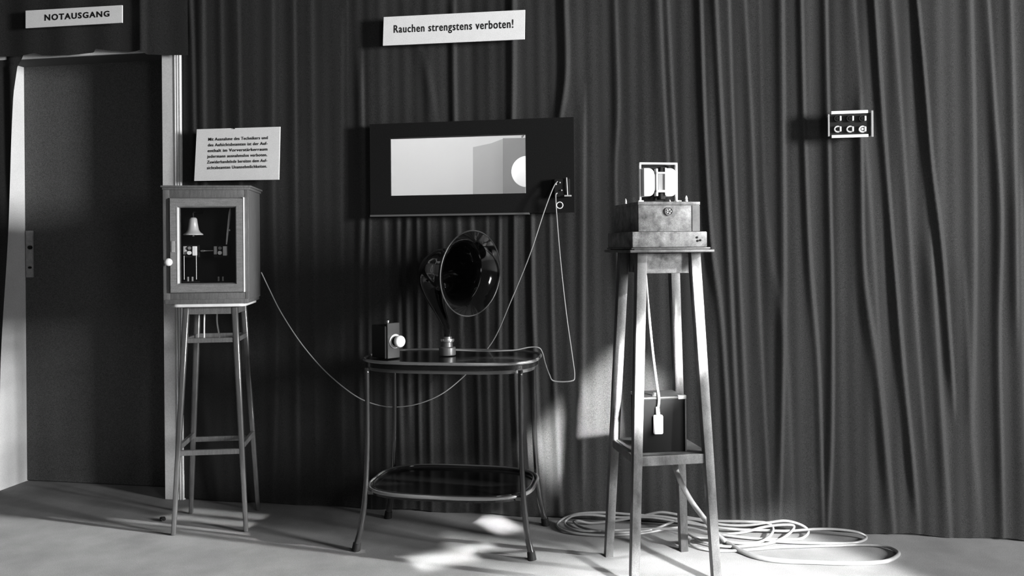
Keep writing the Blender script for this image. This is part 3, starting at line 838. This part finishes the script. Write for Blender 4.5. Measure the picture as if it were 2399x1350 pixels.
# boxes on the stand
tz = LH + .018
lbx = empty('lower_box', Vector((SM.x, SM.y, tz)), rr, 'flat wider wooden box resting on the top board of the wooden stand', 'box')
obj('case', B(-.146, .126, -.160, .150, 0, .055, bev=.004), M['walnutbox'], lbx, auto=.5)
for x, z in ((.088, .034), (.100, .024), (.090, .022)):
    obj('screw', LT([(0, .002), (.004, .0015), (.004, 0)], 12, toY(x, -.160, z)), M['ink'], lbx)
ubx = empty('upper_box', Vector((SM.x, SM.y, tz + .055)) - bx_*.006, rr, 'smaller blotchy wooden box with a round socket stacked under the microphone', 'box')
obj('case', B(-.117, .105, -.157, .140, 0, .094, bev=.002), M['walnutbox'], ubx, auto=.5)
obj('lid', B(-.119, .107, -.160, .143, .092, .104, bev=.002), M['walnutbox'], ubx, auto=.5)
obj('corner_board', B(.078, .1055, -.159, -.155, .001, .09), mat('paler_wood_strip', .10, .5, noise=.4, scale=20), ubx)
skt = obj('round_socket', LT([(0, .002), (.012, .002), (.0125, .005), (.015, .005), (.0155, 0)], 32, toY(-.008, -.157, .070)), mat('dark_bronze', .10, .4, .5), ubx, auto=.6)
for a in range(5):
    obj('contact', LT([(0, .006), (.0022, .005), (.0022, 0)], 10, toY(-.008 + .007*math.cos(a*1.2566), -.158, .070 + .007*math.sin(a*1.2566))), M['satin'], skt)
def post(x, y, z): return LT([(0, 0), (.005, 0), (.005, .005), (.003, .007), (.0045, .009), (.0042, .013), (.0015, .021), (0, .022)], 14, Matrix.Translation((x, y, z)))
for x, y in ((-.105, -.07), (-.105, .03), (.062, -.145), (.090, .10)):
    obj('terminal', post(x, y, .104), M['whiteenamel' if y < 0 else 'satin'], ubx, smooth=True)

# microphone in its square frame
mz = tz + .055 + .104
mp_ = empty('microphone', Vector((SM.x, SM.y, mz)) - by_*.12 - bx_*.038, rr, 'microphone of two white rounded magnets in a square white frame, topmost on the wooden stand', 'microphone')
b = bmesh.new(); fw = .070; fh = .139; t = .007
box(b, -fw, -fw + t, -.006, .006, 0, fh, bev=.001); box(b, fw - t, fw, -.006, .006, 0, fh, bev=.001)
box(b, -fw, fw, -.006, .006, fh - t, fh, bev=.001)
obj('frame', b, M['whiteenamel'], mp_)
for x in (-fw + .004, fw + .002): obj('foot', B(x - .010, x + .010, -.012, .012, 0, .006, bev=.002), M['whiteenamel'], mp_)
def dshape(w, h, r):
    out = [(0, -h), (0, h)]
    for k in range(9):
        a = math.radians(90 - 90*k/8); out.append((w - r + r*math.cos(a), h - r*1.3 + r*1.3*math.sin(a)))
    for k in range(9):
        a = math.radians(-90*k/8); out.append((w - r + r*math.cos(a), -h + r*1.3 + r*1.3*math.sin(a)))
    return out
for x0, w in ((-.062, .042), (.018, .042)):
    b = bmesh.new(); prism(b, [(x0 + x, .068 + z) for x, z in dshape(w, .049, .024)], -.030, .022, bev=.003, axis='y')
    obj('magnet', b, M['whiteenamel'], mp_, auto=.7)
b = bmesh.new()
box(b, -.018, -.012, -.034, -.010, .020, .115); box(b, .014, .019, -.034, -.010, .022, .118)
box(b, -.018, .015, -.036, -.010, .033, .040); box(b, -.018, .015, -.036, -.010, .097, .103)
obj('ribbon_holder', b, M['whiteenamel'], mp_)
obj('ribbon', B(-.008, .014, -.028, -.024, .038, .098), mat('grey_ribbon', .30, .5), mp_)
obj('ribbon_clamp', B(-.002, .016, -.03, .01, .103, .122, bev=.002), M['blackm'], mp_)
obj('ribbon_clamp', B(-.002, .016, -.03, .01, .008, .030, bev=.002), M['blackm'], mp_)
obj('backplate', B(-.05, .05, .024, .028, 0, .13), M['blackm'], mp_)

# ------------------------------------------------------------ heavy cable and its coil on the floor
def Z(zx, zy, z=.007):
    p = fl(1260 + zx/2.6656, 1100 + zy/2.6656, z)
    lim = .085
    if (p - WO).dot(WN) < lim:                       # loops pressed up against the curtain foot stand a little off the floor
        a = wl(1260 + zx/2.6656, 1100 + zy/2.6656, lim); p = wp(a[0], max(a[1], z), lim)
    return p
start = [hang(1570, 1035, .02), hang(1576, 1075, -.02), hang(1585, 1105, -.06), hang(1598, 1136, -.08)]
airp = [(1620, 1175, 2.99+.17), (1648, 1213, 3.14), (1668, 1237, 3.13)]
pts = start + [at(*a) for a in airp]
seqs = [(1160, 440, .02), (1250, 500, .012), (1360, 545, .010), (1500, 570, .009), (1700, 580, .009), (1950, 588, .008), (2100, 583, .008), (2190, 570, .008), (2245, 540, .008), (2245, 515, .008), (2180, 485, .008), (2050, 472, .008),
        (1800, 478, .008), (1500, 488, .008), (1350, 500, .008), (1150, 510, .008), (1020, 495, .008), (950, 465, .009), (950, 440, .010), (1000, 428, .012), (1100, 440, .012), (1200, 455, .010),
        (1300, 463, .010), (1390, 452, .014), (1450, 415, .02), (1470, 370, .02), (1430, 335, .02), (1300, 326, .02), (1120, 322, .015), (1000, 310, .02), (930, 298, .03), (860, 280, .035), (760, 268, .035), (650, 290, .03), (520, 315, .02),
        (400, 330, .012), (320, 335, .008), (250, 322, .008), (225, 330, .008), (270, 360, .01), (380, 385, .012), (520, 395, .014), (700, 380, .014), (800, 345, .02), (880, 315, .022), (980, 312, .02), (1150, 345, .015), (1300, 350, .02),
        (1440, 332, .03), (1550, 322, .02), (1650, 350, .01), (1690, 390, .008), (1650, 430, .008), (1560, 438, .008), (1350, 432, .01), (1100, 400, .014), (930, 362, .018), (800, 374, .014), (650, 400, .01), (450, 412, .008),
        (250, 402, .008), (150, 378, .008), (120, 345, .008), (165, 305, .012), (260, 276, .014), (420, 270, .016), (600, 283, .02), (800, 298, .016), (1000, 340, .012), (1120, 395, .012), (1200, 402, .016), (1300, 390, .02), (1420, 358, .024),
        (1540, 346, .02), (1600, 355, .016), (1565, 405, .012), (1480, 452, .010), (1350, 475, .010), (1180, 482, .012), (1040, 455, .018), (930, 400, .02), (840, 375, .02), (700, 372, .018), (500, 380, .012), (300, 386, .016), (195, 366, .016), (168, 330, .014),
        (220, 290, .012), (330, 284, .012), (500, 300, .014), (700, 300, .012), (900, 330, .012), (1200, 372, .022), (1400, 380, .012), (1560, 385, .014), (1720, 374, .010), (1860, 375, .008), (1990, 392, .008), (2052, 425, .008),
        (2000, 455, .008), (1850, 462, .008), (1560, 455, .010), (1400, 440, .012)]
pts += [Z(*a) for a in seqs]
rad = [.0098]*(len(start) + len(airp)) + [.0095]*4 + [.0080]*6 + [.0054]*(len(seqs) - 10)
o = obj('floor_cable', T(pts, rad, n=8, seg=10), M['cable'], smooth=True)
tag(o, 'thick grey cable dropping from the wooden stand into a loose coil on the floor', 'cable')

b = bmesh.new(); bmesh.ops.create_icosphere(b, subdivisions=3, radius=.013)
for v in b.verts:
    v.co *= 1 + random.uniform(-.25, .25); v.co.z = max(v.co.z*.7, -.009)
p = fl(381, 1221); p.z = .009
tag(obj('dark_scrap', b, M['blackm'], loc=p), 'small dark scrap lying on the floor beside the front left foot of the slender stand', 'scrap')

# ------------------------------------------------------------ light
wd = bpy.data.worlds.new('world'); sc.world = wd; wd.use_nodes = True
wd.node_tree.nodes['Background'].inputs[0].default_value = (1, 1, 1, 1)
wd.node_tree.nodes['Background'].inputs[1].default_value = 0.05
def area(name, target, direction, dist, sx, sy, power, spread=180, roll=0, shape='RECTANGLE'):
    d = Vector(direction).normalized(); l = bpy.data.lights.new(name, 'AREA'); l.shape = shape; l.size = sx; l.size_y = sy
    l.energy = power; l.spread = math.radians(spread)
    o = bpy.data.objects.new(name, l); C.objects.link(o)
    o.location = Vector(target) - d*dist
    o.rotation_euler = (d.to_track_quat('-Z', 'Y').to_matrix() @ Matrix.Rotation(math.radians(roll), 3, 'Z')).to_euler()
    return o
area('window_light', (-.2, 3.5, 1.1), (-.86, .50, -.12), 7.5, .8, 1.5, 980)
area('room_fill', (0, 3.6, 1.2), (-.40, 1, -.12), 4.2, .6, .9, 24)
def beam(target, direction, w, h, E, dist=2.6, spread=3, roll=0):
    """parallel shaft of daylight, w across, h high, E watts per square metre"""
    area('sun_pane', target, direction, dist, w, h, E*w*h, spread, roll)
beam(W(1392, 975, .03), (-.20, .70, -.37), .50, .25, 50, roll=40)
beam((.70, 3.0, 0), (-.45, .80, -.45), 1.3, .34, 21, 2.8, 4)
beam((-.27, 3.24, 0), (-.45, .80, -.45), .24, .055, 26, spread=1.5)
beam((-.14, 3.36, 0), (-.45, .80, -.45), .12, .02, 26, spread=1.2)
beam((-.07, 3.64, 0), (-.45, .80, -.45), .12, .09, 30, spread=1.5)
beam((-.6, 3.02, 0), (-.95, .30, -.42), 1.15, 1.7, 8, 4.6, 2)
# far room
for x_, p_ in ((-.8, 17), (.4, 4)):
    l = bpy.data.lights.new('far_room_lamp', 'POINT'); l.energy = p_; l.shadow_soft_size = .15
    o = bpy.data.objects.new('far_room_lamp', l); C.objects.link(o); o.location = wp(x_, 2.3, -.9)
